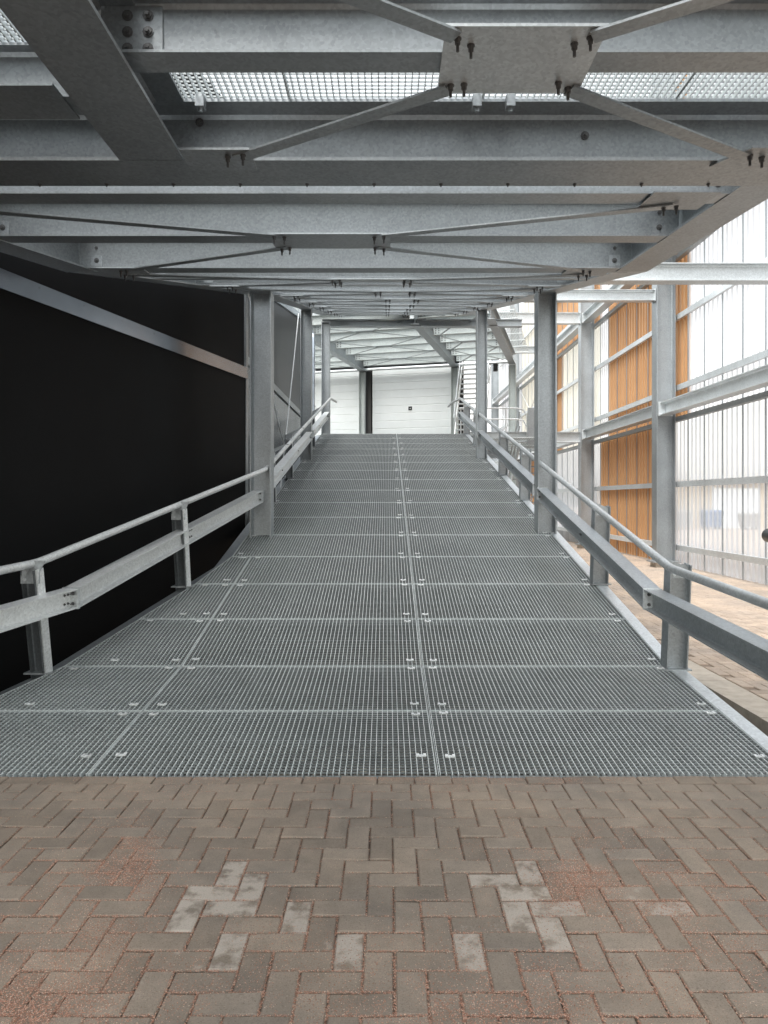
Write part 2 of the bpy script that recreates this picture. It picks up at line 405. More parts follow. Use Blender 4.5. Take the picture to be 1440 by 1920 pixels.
for a, b in zip(ROWS[:-1], ROWS[1:]):
    s = (zl(b) - zl(a)) / (b - a); L = math.hypot(b - a, zl(b) - zl(a)); ang = math.atan(s)
    cols = [(.283, .283, XR), (-1.634, -1.634, .275)]
    if a < 8.3: cols.append((XL(a), XL(b) if b < 8.33 else -1.87, -1.641))
    else: cols[1] = (-1.87, -1.87, .275)
    for (xa, xb, xr) in cols:
        key = (round(xa, 3), round(xb, 3), round(xr, 3), round(L, 4))
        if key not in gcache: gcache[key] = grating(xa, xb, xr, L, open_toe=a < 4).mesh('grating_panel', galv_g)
        inst('grating_panel', gcache[key], lr, (0, a, zl(a)), (ang, 0, 0))
        xs = [xr - .075 - random.uniform(0, .02)]
        xs.append(min(xa + .09, xb + .09) if xr > -1 else max(xa, xb) + .12)
        for xc in xs:
            for yy in ((.10, L - .07) if a > 3.95 else (.22, L - .07)):
                yy2 = yy + random.uniform(-.012, .012)
                if xc < xa + (xb - xa)*yy2/L + .02: continue
                inst('grating_clip', clip_me, lr, (xc + random.uniform(-.012, .012), a + yy2*math.cos(ang), zl(a) + yy2*math.sin(ang)), (ang, 0, random.gauss(0, .05)))
for y in ROWS:
    m = MB(); up = (0, -.21, 1) if y > 5.8 else (0, -.1, 1)
    m.ibeam((XL(y) + .03, y, zl(y) - .034), (XR, y, zl(y) - .034), .12, .18, up, anchor=1.0)
    m.build('joist', galv, lr)
for y in ROWS[1:-1]: pass
def edge_pts(fn): return [(fn(y), y, zl(y)) for y in (3.92, 5.7, 8.33, 20.4)]
def rampup(p, q):
    d = Vector(q) - Vector(p); return Vector((0, -d.z, math.hypot(d.x, d.y)))
pts = edge_pts(XL)
for p, q in zip(pts[:-1], pts[1:]):
    P = Vector(p) + Vector((-.07, 0, -.04)); Q = Vector(q) + Vector((-.07, 0, -.04))
    MB().ibeam(P, Q, .14, .24, rampup(P, Q), anchor=1.0).build('edge_beam', galv, lr)
for (ya, yb_) in ((3.92, 5.7), (5.7, 20.4)):
    P = Vector((XR + .055, ya, zl(ya) - .012)); Q = Vector((XR + .055, yb_, zl(yb_) - .012))
    MB().ibeam(P, Q, .10, .20, rampup(P, Q), anchor=1.0).build('edge_beam', galv, lr)
    MB().bar(P + Vector((0, 0, .0085)), Q + Vector((0, 0, .0085)), .105, .013, rampup(P, Q)).build('kerb_plate', galv_l, lr)
# supports below the ramp
for y in (7.6, 11.6, 13.9, 18.0):
    for x in (-1.6, 2.1):
        MB().ibeam((x, y, -.49), (x, y, zl(y) - .25), .14, .14, (1, 0, 0), anchor=.5).build('support_post', galv, lr)

# rubble on the pit floor
def pit(x, y):
    return -.47 + .24*math.exp(-((x - .1)/1.1)**2 - ((y - 4.4)/.8)**2) + .14*math.exp(-((x + 1.4)/.8)**2 - ((y - 5.6)/1.2)**2) + .02*math.sin(7*x + 3*y)*math.cos(5*y - 2*x)
pm = MB(); NXp, NYp = 50, 56
pv = [(-2.7 + 5.2*i/NXp, 3.895 + 5.6*j/NYp, pit(-2.7 + 5.2*i/NXp, 3.895 + 5.6*j/NYp) + random.uniform(-.008, .008)) for j in range(NYp + 1) for i in range(NXp + 1)]
pm.add(pv, [(j*(NXp+1)+i, j*(NXp+1)+i+1, (j+1)*(NXp+1)+i+1, (j+1)*(NXp+1)+i) for j in range(NYp) for i in range(NXp)])
tag(pm.build('pit_soil', soil), kind='structure')
rb = MB()
for _ in range(6500):
    x = random.uniform(-2.5, 2.4); y = random.uniform(3.95, 9.3); s_ = random.uniform(.006, .022) * (2.0 if random.random() < .05 else 1)
    if random.random() < .5: x = random.gauss(.1, .8); y = 3.95 + abs(random.gauss(0, .8))
    if not -2.6 < x < 2.45: continue
    a = random.random()*6.28; ca, sa = math.cos(a)*s_, math.sin(a)*s_; z = pit(x, y) - .006
    rb.add([(x+ca,y+sa,z),(x-sa,y+ca,z),(x-ca,y-sa,z),(x+sa,y-ca,z),(x+ca*.3,y+sa*.3,z+s_*1.1),(x-ca*.4,y-sa*.4,z+s_*.9)], [(0,1,4),(1,5,4),(1,2,5),(2,3,5),(3,4,5),(3,0,4)])
rubm = node_mat('rubble_stone')
gm_ = N(rubm[1], 'ShaderNodeNewGeometry'); rr_ = ramp(rubm[1], gm_.outputs['Random Per Island'], [(0, (.07, .06, .05)), (.7, (.22, .2, .16)), (1, (.4, .38, .3))])
rubm[1].links.new(rr_.outputs[0], rubm[2].inputs['Base Color']); rubm[2].inputs['Roughness'].default_value = .9
tag(rb.build('pit_rubble', rubm[0]), 'loose rubble lying in the dark pit below the grating', 'rubble', kind='stuff')

# ------------------------------------------------------------------ columns of the ramps
def column(label, x, y, z0, z1, w, d, mat=galv, group='steel columns carrying the upper ramp'):
    t = thing('steel_column', label, 'column', group)
    # flanges face left and right, web faces the camera
    MB().ibeam((x, y, z0), (x, y, z1), d, w, (1, 0, 0), anchor=.5, tf=.017, tw=.011).build('shaft', mat, t)
    MB().box(x - w/2 - .05, x + w/2 + .05, y - d/2 - .05, y + d/2 + .05, z0 - .015, z0).build('base_plate', mat, t)
    MB().box(x - w/2 - .004, x + w/2 + .004, y - d/2 - .004, y + d/2 + .004, z1 - .02, z1).build('cap_plate', mat, t)
    return t
column('nearest steel column on the left, beside the black wall', -1.675, 9.60, -.48, zu(9.6) - .005, .28, .26)
column('middle steel column on the left, between the cross rods and the zinc duct', -1.78, 15.85, -.48, zu(15.85) - .005, .24, .26)
column('thin steel column on the left at the top of the ramp', -1.74, 20.45, -.48, 6.58, .24, .24)
column('nearest steel column on the right, tallest beside the ramp', 2.165, 9.75, -.48, zu(9.75) - .005, .25, .26)
column('second steel column on the right, halfway up the ramp', 2.135, 16.1, -.48, zu(16.1) - .005, .23, .26)

# ------------------------------------------------------------------ guard railings
def rp(x, y, h): return Vector((x, y, zl(y) + h))
def guard(label, side):
    t = thing('guard_railing', label, 'railing')
    if side > 0:
        px = lambda y: 2.275; bx = lambda y: 2.09; hx = lambda y: 2.085
        posts = [5.68, 7.68, 11.8, 14.0, 18.1, 20.3]; cols = [9.75, 16.1]
        knots = [2.6, 5.62, 9.62, 9.88, 15.98, 16.22, 20.3]
        rail = [2.6, 5.25, 20.25]
    else:
        px = lambda y: XL(y) - .09 if y < 8.33 else -1.86
        bx = lambda y: XL(y) + .08 if y < 8.33 else (-1.70 if y > 9 else XL(y) + .08)
        hx = lambda y: XL(y) - .03 if y < 8.33 else -1.60
        posts = [5.6, 7.6, 11.6, 13.7, 17.9]; cols = []
        knots = [3.2, 5.66, 9.46, 9.76, 15.73, 15.98, 20.33]
        rail = [3.2, 5.45, 9.44, 20.3]
    rot = 0 if side > 0 else -SPL
    for y in posts:
        s = .219 if y > 5.7 else .10
        lean = .10 if side > 0 else .19
        u = Vector((0, -lean, 1)).normalized()
        b = Vector((px(y), y, zl(y) - .20)); ttop = b + u * (1.03 if y < 20 else 1.06)
        ax = Vector((math.cos(rot), -math.sin(rot), 0)) if (side > 0 or y > 8.4) else Vector((math.cos(SPL), -math.sin(SPL), 0))
        p = MB().ibeam(b, ttop, .13 if side > 0 else .10, .165 if side > 0 else .12, ax, anchor=.5).build('post', galv if side > 0 else galv_shade, t)
        if side < 0:
            fo_ = ax * .068; MB().bar(b + fo_, ttop + fo_, .075, .012, ax).build('lit_flange_bar', galv_w, p)  # added pale bar, standing in for light on the post's inner flange
        # foot cleat and rail bracket
        f = MB(); f.box(px(y) - .11, px(y) + .11, y - .10, y + .10, zl(y) - .012, zl(y) - .001); f.build('foot_plate', galv, p)
        hb = Vector((hx(y), ttop.y - .01, zl(y) + .875 + .008*(y - 5.7)))
        br = MB(); e = Vector((0, .006, 0)); q = ttop + Vector((0, -.02, -.11))
        A = [q + Vector((-.07, 0, 0)), q + Vector((.07, 0, 0)), q + Vector((.07, 0, .09)), hb + Vector((.05, 0, 0)), hb + Vector((-.03, 0, 0)), q + Vector((-.07, 0, .09))]
        br.add([v - e for v in A] + [v + e for v in A], [(5,4,3,2,1,0),(6,7,8,9,10,11)] + [(i, (i+1) % 6, 6+(i+1) % 6, 6+i) for i in range(6)])
        br.build('rail_bracket', galv, t)
        bo = MB()
        for k in (-.04, .04): bo.bolt(q + Vector((k, -.006, .03)), (0, -1, 0), .010, .014)
        bo.build('bolt', galv_l, p)
    for k, (a, b) in enumerate(zip(knots[:-1], knots[1:])):
        if b - a < .5: continue
        P, Q = rp(bx(a), a, .55), rp(bx(b), b, .55)
        if a < 3.9: P.z = .55 + .0
        m = MB().ibeam(P, Q, .135, .155, (0, 0, 1), anchor=.5, tf=.010, tw=.007)
        o = m.build('bumper_beam', galv_w if side < 0 else galv, t)  # left beam in paler steel: yard light on its web put into the colour
        e = MB(); dr = (Q - P).normalized(); sdv = dr.cross(Vector((0, 0, 1))).normalized()
        for E, sg in ((P, 1), (Q, -1)):
            E2 = E + dr * sg * .006
            MB().bar(E2 - Vector((0, 0, .083)), E2 + Vector((0, 0, .083)), .145, .012, dr).build('end_plate', galv_l, o)
        bo = MB()
        for yy in posts:
            if a < yy < b:
                c = P + (Q - P) * ((yy - a) / (b - a))
                for i in (-.02, .02):
                    for j in (-.035, .035): bo.bolt(c + dr*i + Vector((0, 0, j)) - sdv * (.004 if side > 0 else -.004) * 1, (-1 if side > 0 else 1, 0, 0), .008, .014)
        for E in (P, Q):
            for j in (-.04, .04): bo.bolt(E + dr*(.018 if E is P else -.018) + Vector((0, 0, j)) + sdv * (-.035 if side > 0 else .035), dr * (1 if E is P else -1), .010, .03)
        bo.build('bolt', boltm, o)
    pts = []
    for y in rail:
        h = .865 + .010*max(0, y - 5.2)
        z = zl(y) + h if y > 3.9 else h
        pts.append(Vector((hx(y), y, z)))
    if side > 0:
        pts.append(Vector((1.92, 20.75, pts[-1].z - .03))); pts.append(Vector((1.86, 21.6, pts[-1].z - .02)))
    else:
        pts.append(Vector((-1.45, 20.6, pts[-1].z - .06)))
    # soften the bends
    sm = [pts[0]]
    for a, b, c in zip(pts[:-2], pts[1:-1], pts[2:]):
        d1 = (a - b).normalized() * .07; d2 = (c - b).normalized() * .07
        sm += [b + d1, b + (d1 + d2) * .25, b + d2]
    sm.append(pts[-1])
    MB().tube(sm, .031, 14).build('handrail', galv_w if side < 0 else galv_l, t, True)
    return t
guard('galvanised guard railing with bumper beam on the right side, next to the open yard', 1)
guard('galvanised guard railing with bumper beam on the left side, in front of the black wall', -1)

# ------------------------------------------------------------------ upper ramp overhead
ur = thing('upper_ramp', 'galvanised upper ramp seen from below, its cross beams one behind another', 'ramp')
YC = [4.46, 5.42, 6.48, 7.46] + [7.46 + .985*k for k in range(1, 14)]
def upn(y): return Vector((0, -.1 if y < 6.5 else -.23, 1)).normalized()
BOLT8 = MB().bolt((0, 0, 0), (0, 0, -1), .0120, .052).mesh('bolt', boltm)
for i, y in enumerate(YC):
    z = zu(y)
    m = MB().ibeam((XLU(y) + .02, y, z + .006), (XRU - .02, y, z + .006), .20, .30, upn(y), tf=.014, tw=.009)
    cb = m.build('cross_beam', galv, ur)
    for x, sg in ((XLU(y) + .17, 1), (XRU - .17, -1)):
        ep = MB().box(x - .05, x + .05, y - .018, y - .006, z + .04, z + .27).build('end_plate', galv, cb)
        bo = MB()
        for zz in (.09, .2): bo.bolt((x, y - .018, z + zz), (0, -1, 0), .017, .02)
        bo.build('bolt', boltm, ep) if False else bo.build('bolt', boltm, cb)
    xm = (XLU(y) + XRU) / 2
    if i % 2 == 1:   # centre of a cross brace
        hw = .45 if i < 5 else .31
        n = upn(y); sl_ = (.1 if y < 6.5 else .23)
        gp = MB().hull8([(xm-hw,y-.21,z-.21*sl_-.010),(xm+hw,y-.21,z-.21*sl_-.010),(xm+hw,y+.21,z+.21*sl_-.010),(xm-hw,y+.21,z+.21*sl_-.010)],
                        [(xm-hw,y-.21,z-.21*sl_),(xm+hw,y-.21,z-.21*sl_),(xm+hw,y+.21,z+.21*sl_),(xm-hw,y+.21,z+.21*sl_)]).build('gusset_plate', galv, ur)
        for sx in (-1, 1):
            for sy in (-1, 1):
                if i + sy < 0 or i + sy >= len(YC): continue
                y2 = YC[i + sy]; z2 = zu(y2)
                ex = (XRU - .42) if sx > 0 else (XLU(y2) + .42)
                P = Vector((xm + sx*(hw - .10), y + sy*.16, z + sy*.16*sl_ - .016)); Q = Vector((ex, y2 - sy*.06, z2 - .016))
                MB().bar(P, Q, .062, .010).build('brace_bar', galv, ur)
                for kk in (0, .075):
                    inst('bolt', BOLT8, gp, P + (Q - P).normalized() * (kk - .02) + Vector((0, 0, -.002)))
                    inst('bolt', BOLT8, gp, Q - (Q - P).normalized() * (kk - .02) + Vector((0, 0, -.002)))
    else:
        for ex in (XRU - .42, XLU(y) + .42):
            sl_ = (.1 if y < 6.5 else .23)
            MB().hull8([(ex-.20,y-.17,z-.17*sl_-.010),(ex+.20,y-.17,z-.17*sl_-.010),(ex+.20,y+.17,z+.17*sl_-.010),(ex-.20,y+.17,z+.17*sl_-.010)],
                       [(ex-.20,y-.17,z-.17*sl_),(ex+.20,y-.17,z-.17*sl_),(ex+.20,y+.17,z+.17*sl_),(ex-.20,y+.17,z+.17*sl_)]).build('gusset_plate', galv, ur)
for (ya, yb_) in ((4.02, 6.5), (6.5, 20.45)):
    P, Q = Vector((XRU, ya, zu(ya))), Vector((XRU, yb_, zu(yb_)))
    MB().ibeam(P, Q, .28, .34, rampup(P, Q), tf=.018, tw=.011).build('edge_beam', galv, ur)
for (ya, yb_) in ((4.02, 6.5), (6.5, 10.43), (10.43, 20.45)):
    P, Q = Vector((XLU(ya), ya, zu(ya))), Vector((XLU(yb_), yb_, zu(yb_)))
    MB().ibeam(P, Q, .28, .34, rampup(P, Q), tf=.018, tw=.011).build('edge_beam', galv, ur)
UROWS = [4.0, 5.0, 6.5] + [6.5 + 1.07*k for k in range(1, 14)]
for a, b in zip(UROWS[:-1], UROWS[1:]):
    za, zb = zu(a) + .355, zu(b) + .355
    L = math.hypot(b - a, zb - za); ang = math.atan2(zb - za, b - a)
    for (xa, xb, xr) in ((.25, .25, XRU + .1), (XLU(a), XLU(b), .245)):
        key = ('u', round(xa, 3), round(xb, 3), round(xr, 3), round(L, 4))
        if key not in gcache: gcache[key] = grating(xa, xb, xr, L, dy=.1, SPB=.05, bh=.025).mesh('grating_panel', galv_g)
        inst('grating_panel', gcache[key], ur, (0, a, za), (ang, 0, 0))

# ------------------------------------------------------------------ near landing overhead
nl = thing('upper_landing', 'galvanised platform overhead at the top of the picture with white lit grating', 'platform')
ZB = 3.25
MB().ibeam((-5.6, 3.83, ZB), (5.2, 3.83, ZB), .30, .32, tf=.017, tw=.011).build('main_beam', galv, nl)
MB().ibeam((-1.21, -3.0, ZB), (-1.21, 3.676, ZB + .0), .33, .32, tf=.018, tw=.011).build('long_beam', galv, nl)
MB().ibeam((5.05, -3.0, ZB), (5.05, 3.67, ZB), .30, .32, tf=.018, tw=.011).build('long_beam', galv, nl)
MB().ibeam((-5.45, -3.0, ZB), (-5.45, 3.67, ZB), .30, .32, tf=.018, tw=.011).build('long_beam', galv, nl)
ZA = 3.325
BOLTA = MB().bolt((0, 0, 0), (0, 0, -1), .0118, .052).mesh('bolt', boltm)
BOLTH = MB().bolt((0, 0, 0), (0, -1, 0), .017, .022).mesh('bolt', boltm)
for y, x0, x1 in ((2.98, -1.19, 5.0), (1.55, -1.19, 5.0), (.1, -1.19, 5.0), (-1.4, -1.19, 5.0), (-2.9, -1.19, 5.0), (3.30, -5.4, -1.23), (1.9, -5.4, -1.23), (.4, -5.4, -1.23), (-1.1, -5.4, -1.23), (-2.9, -5.4, -1.23)):
    cb = MB().ibeam((x0, y, ZA), (x1, y, ZA), .14, .245, tf=.012, tw=.008).build('cross_beam', galv, nl)
    if x0 > -2:
        cp = MB().box(x0 + .02, x0 + .26, y - .014, y - .0055, ZA + .02, ZA + .225).build('end_plate', galv, nl)
        if y > 2.5:
            for bx_ in (x0 + .115, x0 + .20):
                for bz in (.05, .118, .186): inst('bolt', BOLTH, cp, (bx_, y - .014, ZA + bz))
ap = MB().box(.225, .85, 2.73, 3.18, ZA - .014, ZA - .002).build('gusset_plate', galv_l, nl)
for (px, py) in ((858,72),(883,85),(1077,82),(1107,70),(845,160),(870,158),(1047,155),(1065,165)):
    d = 1340 * (ZA - .014 - 1.5) / (938 - py); inst('bolt', BOLTA, ap, ((px - 725) * d / 1340, d, ZA - .014), (0, 0, random.random()))
for (P, Q) in (((.27, 3.14, ZA - .022), (-.76, 3.62, ZB - .02)), ((.80, 3.14, ZA - .022), (1.80, 3.60, ZB - .02)), ((.27, 2.78, ZA - .022), (-1.02, 2.05, ZA - .022)), ((.80, 2.78, ZA - .022), (2.1, 2.05, ZA - .022)),
               ((-2.0, 3.36, ZA - .02), (-4.6, 2.0, ZA - .02)), ((-2.0, 3.2, ZA - .022), (-4.3, 1.7, ZA - .022))):
    MB().bar(P, Q, .075, .010).build('brace_bar', galv, nl)
g1 = MB().box(-1.03, -.68, 3.54, 3.76, ZB - .014, ZB - .002).build('gusset_plate', galv, nl)
for q in ((-.80, 3.60), (-.72, 3.58)): inst('bolt', BOLTA, g1, (q[0], q[1], ZB - .02))
g2 = MB().add([(1.68,3.72,ZB-.014),(1.80,3.52,ZB-.014),(2.2,3.52,ZB-.014),(2.2,3.72,ZB-.014),(1.68,3.72,ZB-.002),(1.80,3.52,ZB-.002),(2.2,3.52,ZB-.002),(2.2,3.72,ZB-.002)], [(3,2,1,0),(4,5,6,7),(0,1,5,4),(1,2,6,5),(2,3,7,6),(3,0,4,7)]).build('gusset_plate', galv, nl)
for q in ((1.83, 3.60), (1.90, 3.62)): inst('bolt', BOLTA, g2, (q[0], q[1], ZB - .014))
g3 = MB().box(-1.98, -1.46, 3.12, 3.40, ZA - .014, ZA - .002).build('gusset_plate', galv, nl)
for q in ((-1.90, 3.20), (-1.76, 3.22)): inst('bolt', BOLTA, g3, (q[0], q[1], ZA - .014))
# clips hanging from the grating along the main beam, bolt on its web, bolts along its flange
for x in (-.95, .46, .63):
    c = MB(); c.box(x - .022, x + .022, 3.62, 3.675, 3.50, 3.56); c.tube([(x, 3.645, 3.51), (x, 3.645, 3.48)], .012, 6); c.build('grating_clip', galv, nl)
inst('bolt', BOLTH, nl, (1.06, 3.822, 3.45)); inst('bolt', BOLTH, nl, (-1.0, 3.822, 3.52))
for k in range(12): inst('bolt', BOLT8, nl, (-1.92 + k*.37, 3.955, ZB - .0), (0, 0, .3*k)).scale = (.7, .7, .3)
NG = grating(-.5, -.5, .496, .996, dy=.0333).mesh('grating_panel', galv_g)
for ix in range(11):
    for iy in range(7): inst('grating_panel', NG, nl, (-5.0 + ix, -3.05 + iy*1.0 - .0, 3.605))

# ------------------------------------------------------------------ left walls
def WX(y): return -3.47 + .266 * (y - 5.7)
bw = thing('black_wall', 'plain black clad wall on the left behind the railing', 'wall')
ya, yb_ = -4.0, 10.75
def slab(y0, y1, z0, z1, off0, off1):
    nx, ny = math.cos(SPL), -math.sin(SPL)
    a = [(WX(y0)+nx*off0, y0+ny*off0, z0), (WX(y0)+nx*off1, y0+ny*off1, z0), (WX(y1)+nx*off1, y1+ny*off1, z0), (WX(y1)+nx*off0, y1+ny*off0, z0)]
    return a, [(p[0], p[1], z1) for p in a]
MB().hull8(*slab(ya, yb_, -.49, 3.33, -.3, 0)).build('lower_cladding', blackclad, bw)
MB().hull8(*slab(ya, yb_, 3.33, 7.2, -.3, -.02)).build('upper_cladding', blackclad, bw)
MB().hull8(*slab(ya, yb_ + .02, 3.325, 3.415, -.02, .035)).build('trim_strip', alu, bw)
MB().hull8(*slab(ya, yb_ + .02, 3.418, 3.50, -.02, .022)).build('trim_strip', alu, bw)
MB().hull8(*slab(yb_, yb_ + .07, -.49, 7.2, -.3, .015)).build('corner_trim', galv, bw)
fx = MB()
for k in range(14): 
    a, b = slab(3 + k*.6, 3.012 + k*.6, 3.455, 3.465, .022, .026); fx.hull8(a, b)
fx.build('screw', boltm, bw)
gw = thing('grey_wall', 'dark grey clad wall with lighter lower panels behind the left columns', 'wall')
WXB = -2.32
MB().hull8([(WXB-.3,10.9,-.49),(WXB,10.9,-.49),(WXB,19.2,-.49),(WXB-.3,19.2,-.49)], [(WXB-.3,10.9,3.72),(WXB,10.9,3.72),(WXB,19.2,3.72),(WXB-.3,19.2,3.72)]).build('backing', charclad, gw)
MB().hull8([(WXB-.3,10.9,3.72),(WXB,10.9,3.72),(WXB,19.2,3.72),(WXB-.3,19.2,3.72)], [(WXB-.3,10.9,4.95),(WXB,10.9,4.95),(WXB,19.2,6.35),(WXB-.3,19.2,6.35)]).build('upper_cladding', charclad, gw)
for k in range(8):
    y0 = 10.92 + k*1.03; MB().box(WXB + .002, WXB + .02, y0, y0 + 1.02, -.4, 3.70).build('panel', greyclad, gw)
MB().box(WXB + .002, WXB + .05, 10.9, 19.2, 3.73, 3.86).build('trim_strip', galv, gw)
MB().hull8([(WXB-.32,10.9,4.955),(WXB+.05,10.9,4.955),(WXB+.05,19.2,6.355),(WXB-.32,19.2,6.355)], [(WXB-.32,10.9,5.10),(WXB+.05,10.9,5.10),(WXB+.05,19.2,6.50),(WXB-.32,19.2,6.50)]).build('roof_cap', alu, gw)
# crossed tension rods
cr = thing('tension_rods', 'pair of thin crossed steel rods between the left columns', 'rods')
MB().tube([(-1.9, 9.72, 4.35), (-1.9, 14.5, 1.85)], .013, 8).build('rod', galv_l, cr)
MB().tube([(-1.93, 12.6, 1.2), (-1.93, 15.7, 5.6)], .013, 8).build('rod', galv_l, cr)
# zinc duct
du = thing('air_duct', 'bluish zinc duct standing upright behind the left columns', 'duct')
dx, dy_ = -2.32, 21.3
MB().hull8([(dx-.17,dy_-.17,3.2),(dx+.17,dy_-.17,3.2),(dx+.17,dy_+.17,3.2),(dx-.17,dy_+.17,3.2)], [(dx-.17,dy_-.17,6.35),(dx+.17,dy_-.17,6.35),(dx+.17,dy_+.17,6.35),(dx-.17,dy_+.17,6.35)]).build('shaft', galv_duct, du)
MB().hull8([(dx-.17,dy_-.17,6.351),(dx+.17,dy_-.17,6.351),(dx+.17,dy_+.17,6.351),(dx-.17,dy_+.17,6.351)], [(dx-.13,dy_-.05,6.60),(dx+.11,dy_-.05,6.60),(dx+.11,dy_+.17,6.60),(dx-.13,dy_+.17,6.60)]).build('hood', galv_duct, du)
for z in (4.3, 5.4): MB().box(dx-.185, dx+.185, dy_-.185, dy_+.185, z, z + .03).build('flange', galv_duct, du)
MB().tube([(dx - .25, dy_ - .1, 2.5), (dx - .25, dy_ - .1, 6.5)], .03, 8).build('cable_pipe', galv, du)

# ------------------------------------------------------------------ far landing and doors
OX, OY = -.73, 28.0; UU = Vector((.966, -.259, 0)); VV = Vector((.259, .966, 0))
def LP(t, s, z): p = Vector((OX, OY, 0)) + UU*t + VV*s; p.z = z; return p
fl = thing('far_platform', 'pale steel platform frame above the white doors at the ramp top', 'platform')
TB = [-3.75, -.15, 3.45, 5.6]
for t in TB: MB().ibeam(LP(t, -8.0 if t < 3 else -7.0, 6.52), LP(t, -.05, 6.52), .24, .40, tf=.02, tw=.012).build('long_beam', galv, fl)
SS = [-.55 - 1.08*k for k in range(7)]
for k, s in enumerate(SS):
    for j, (ta, tb) in enumerate(zip(TB[:-1], TB[1:])):
        MB().ibeam(LP(ta + .13, s, 6.66), LP(tb - .13, s, 6.66), .13, .28, tf=.012, tw=.009).build('cross_beam', galv_far, fl)
        e = MB(); bo = MB()
        for t, sg in ((ta + .25, 1), (tb - .25, -1)):
            for q in (-.05, .05):
                for zz in (.07, .14, .21): bo.bolt(LP(t + q, s - .007, 6.66 + zz), -VV, .014, .02)
        bo.build('bolt', boltm, fl)
        if k % 2 == 1:
            tm = (ta + tb) / 2; hw = .28
            c = [LP(tm - hw, s - .12, 6.645), LP(tm + hw, s - .12, 6.645), LP(tm + hw, s + .12, 6.645), LP(tm - hw, s + .12, 6.645)]
            MB().hull8(c, [p + Vector((0, 0, .012)) for p in c]).build('gusset_plate', galv, fl)
            for sy in (-1, 1):
                s2 = s + sy*1.08
                for sx, te in ((-1, ta + .3), (1, tb - .3)):
                    MB().bar(LP(tm + sx*(hw - .05), s + sy*.08, 6.635), LP(te, s2, 6.635), .055, .01).build('brace_bar', galv, fl)
MB().ibeam((-1.86, 20.62, 6.50), (3.9, 20.62, 6.50), .22, .20).build('head_beam', galv, fl)
GL = grating(-.5, -.5, .496, .996, dy=.1, SPB=.05, bh=.025).mesh('grating_panel', galv_g)
for it in range(10):
    for is_ in range(8): inst('grating_panel', GL, fl, LP(-3.3 + it, -8.1 + is_, 6.99), (0, 0, -math.atan2(.259, .966)))
MB().tube([LP(-3.9, -.16, 6.56), LP(5.5, -.16, 6.62)], .055, 10).build('pipe', galv_l, fl)
# floor of the landing
lf = thing('landing_floor', 'level grating landing at the top of the ramp before the doors', 'landing')
for it in range(11):
    for is_ in range(9): inst('grating_panel', GL, lf, LP(-4.3 + it + .5, -8.35 + is_ - .05, 3.37), (0, 0, -math.atan2(.259, .966))) if LP(-4.3 + it + .5, -8.3 + is_, 0).y > 21.0 else None
for s in (-6.6, -4.4, -2.2, -.2): MB().ibeam(LP(-3.7, s, 3.06), LP(5.5, s, 3.06), .2, .27).build('joist', galv, lf)
MB().ibeam((-2.0, 20.66, 3.12), (2.4, 20.66, 3.12), .15, .2).build('joist', galv, lf)
MB().ibeam((2.5, 22.3, 3.30), (6.02, 22.3, 3.30), .18, .33).build('edge_beam', galv_l, lf)
dw = thing('door_wall', 'wall holding two white sectional doors at the end of the ramp', 'wall')
def lbox(t0, t1, s0, s1, z0, z1): return MB().hull8([LP(t0,s0,z0),LP(t1,s0,z0),LP(t1,s1,z0),LP(t0,s1,z0)], [LP(t0,s0,z1),LP(t1,s0,z1),LP(t1,s1,z1),LP(t0,s1,z1)])
lbox(-5.5, 3.7, .30, .5, 0, 6.95).build('backing', charclad, dw)
lbox(-5.5, 3.7, .02, .29, 6.60, 6.95).build('lintel', black, dw)
lbox(-.04, .13, .0, .29, 3.0, 6.59).build('dark_strip', black, dw)
lbox(3.30, 3.40, .06, .29, 3.0, 6.59).build('dark_strip', black, dw)
lbox(-.36, -.30, .06, .29, 3.0, 6.59).build('dark_strip', black, dw)
for lab, ta, tb, in (('wide white sectional door with a small black lock, right of the pair', .17, 3.28), ('white sectional door partly hidden behind the left columns', -3.7, -.38)):
    dr = thing('sectional_door', lab, 'door')
    z = 3.40; h = .297
    for k in range(11):
        z1 = z + h - .005
        m = MB(); a, b = z, min(z1, 6.57)
        P = [(.042, a), (.035, a + .012), (.035, b - .012), (.042, b), (.10, b), (.10, a)]
        m.add([LP(ta, s, q) for s, q in P] + [LP(tb, s, q) for s, q in P], [(0,1,2,3,4,5),(11,10,9,8,7,6)] + [(i, 6+i, 6+(i+1) % 6, (i+1) % 6) for i in range(6)])
        m.build('door_section', doorw, dr); z += h
    lbox(ta - .01, tb + .01, .101, .14, 3.38, 6.58).build('seal', charclad, dr)
    if ta > 0:
        lk = lbox(1.62, 1.76, .018, .036, 4.98, 5.12).build('lock', black, dr)
        lbox(1.665, 1.715, .010, .017, 5.03, 5.06).build('handle', galv_l, lk)
def lcol(label, t, z1=6.5, w=.2, s=-.12):
    c = thing('steel_column', label, 'column', 'steel columns of the far platform')
    MB().ibeam(LP(t, s, -.49), LP(t, s, z1), .2, w, UU, anchor=.5).build('shaft', galv_far, c)
    lbox(t - .14, t + .14, s - .14, s + .14, -.49, -.47).build('base_plate', galv, c)
lcol('pale steel column between the two white doors', -.18)
lcol('steel column at the right edge of the wide white door', 3.46, w=.24)
lcol('pale steel column of the far platform below the black dome camera', 5.6, w=.26)
# black dome camera under the platform
dc = thing('dome_camera', 'small black dome camera hanging under the far platform beam', 'camera')
cp_ = LP(5.0, -.3, 6.50)
MB().tube([cp_ + Vector((0, 0, .03)), cp_ + Vector((0, 0, -.05))], .09, 14).build('mount', black, dc, True)
MB().tube([cp_ + Vector((0, 0, -.05)), cp_ + Vector((0, 0, -.16)), cp_ + Vector((0, 0, -.21)), cp_ + Vector((0, 0, -.235))], .085, 14).build('dome', black, dc, True)
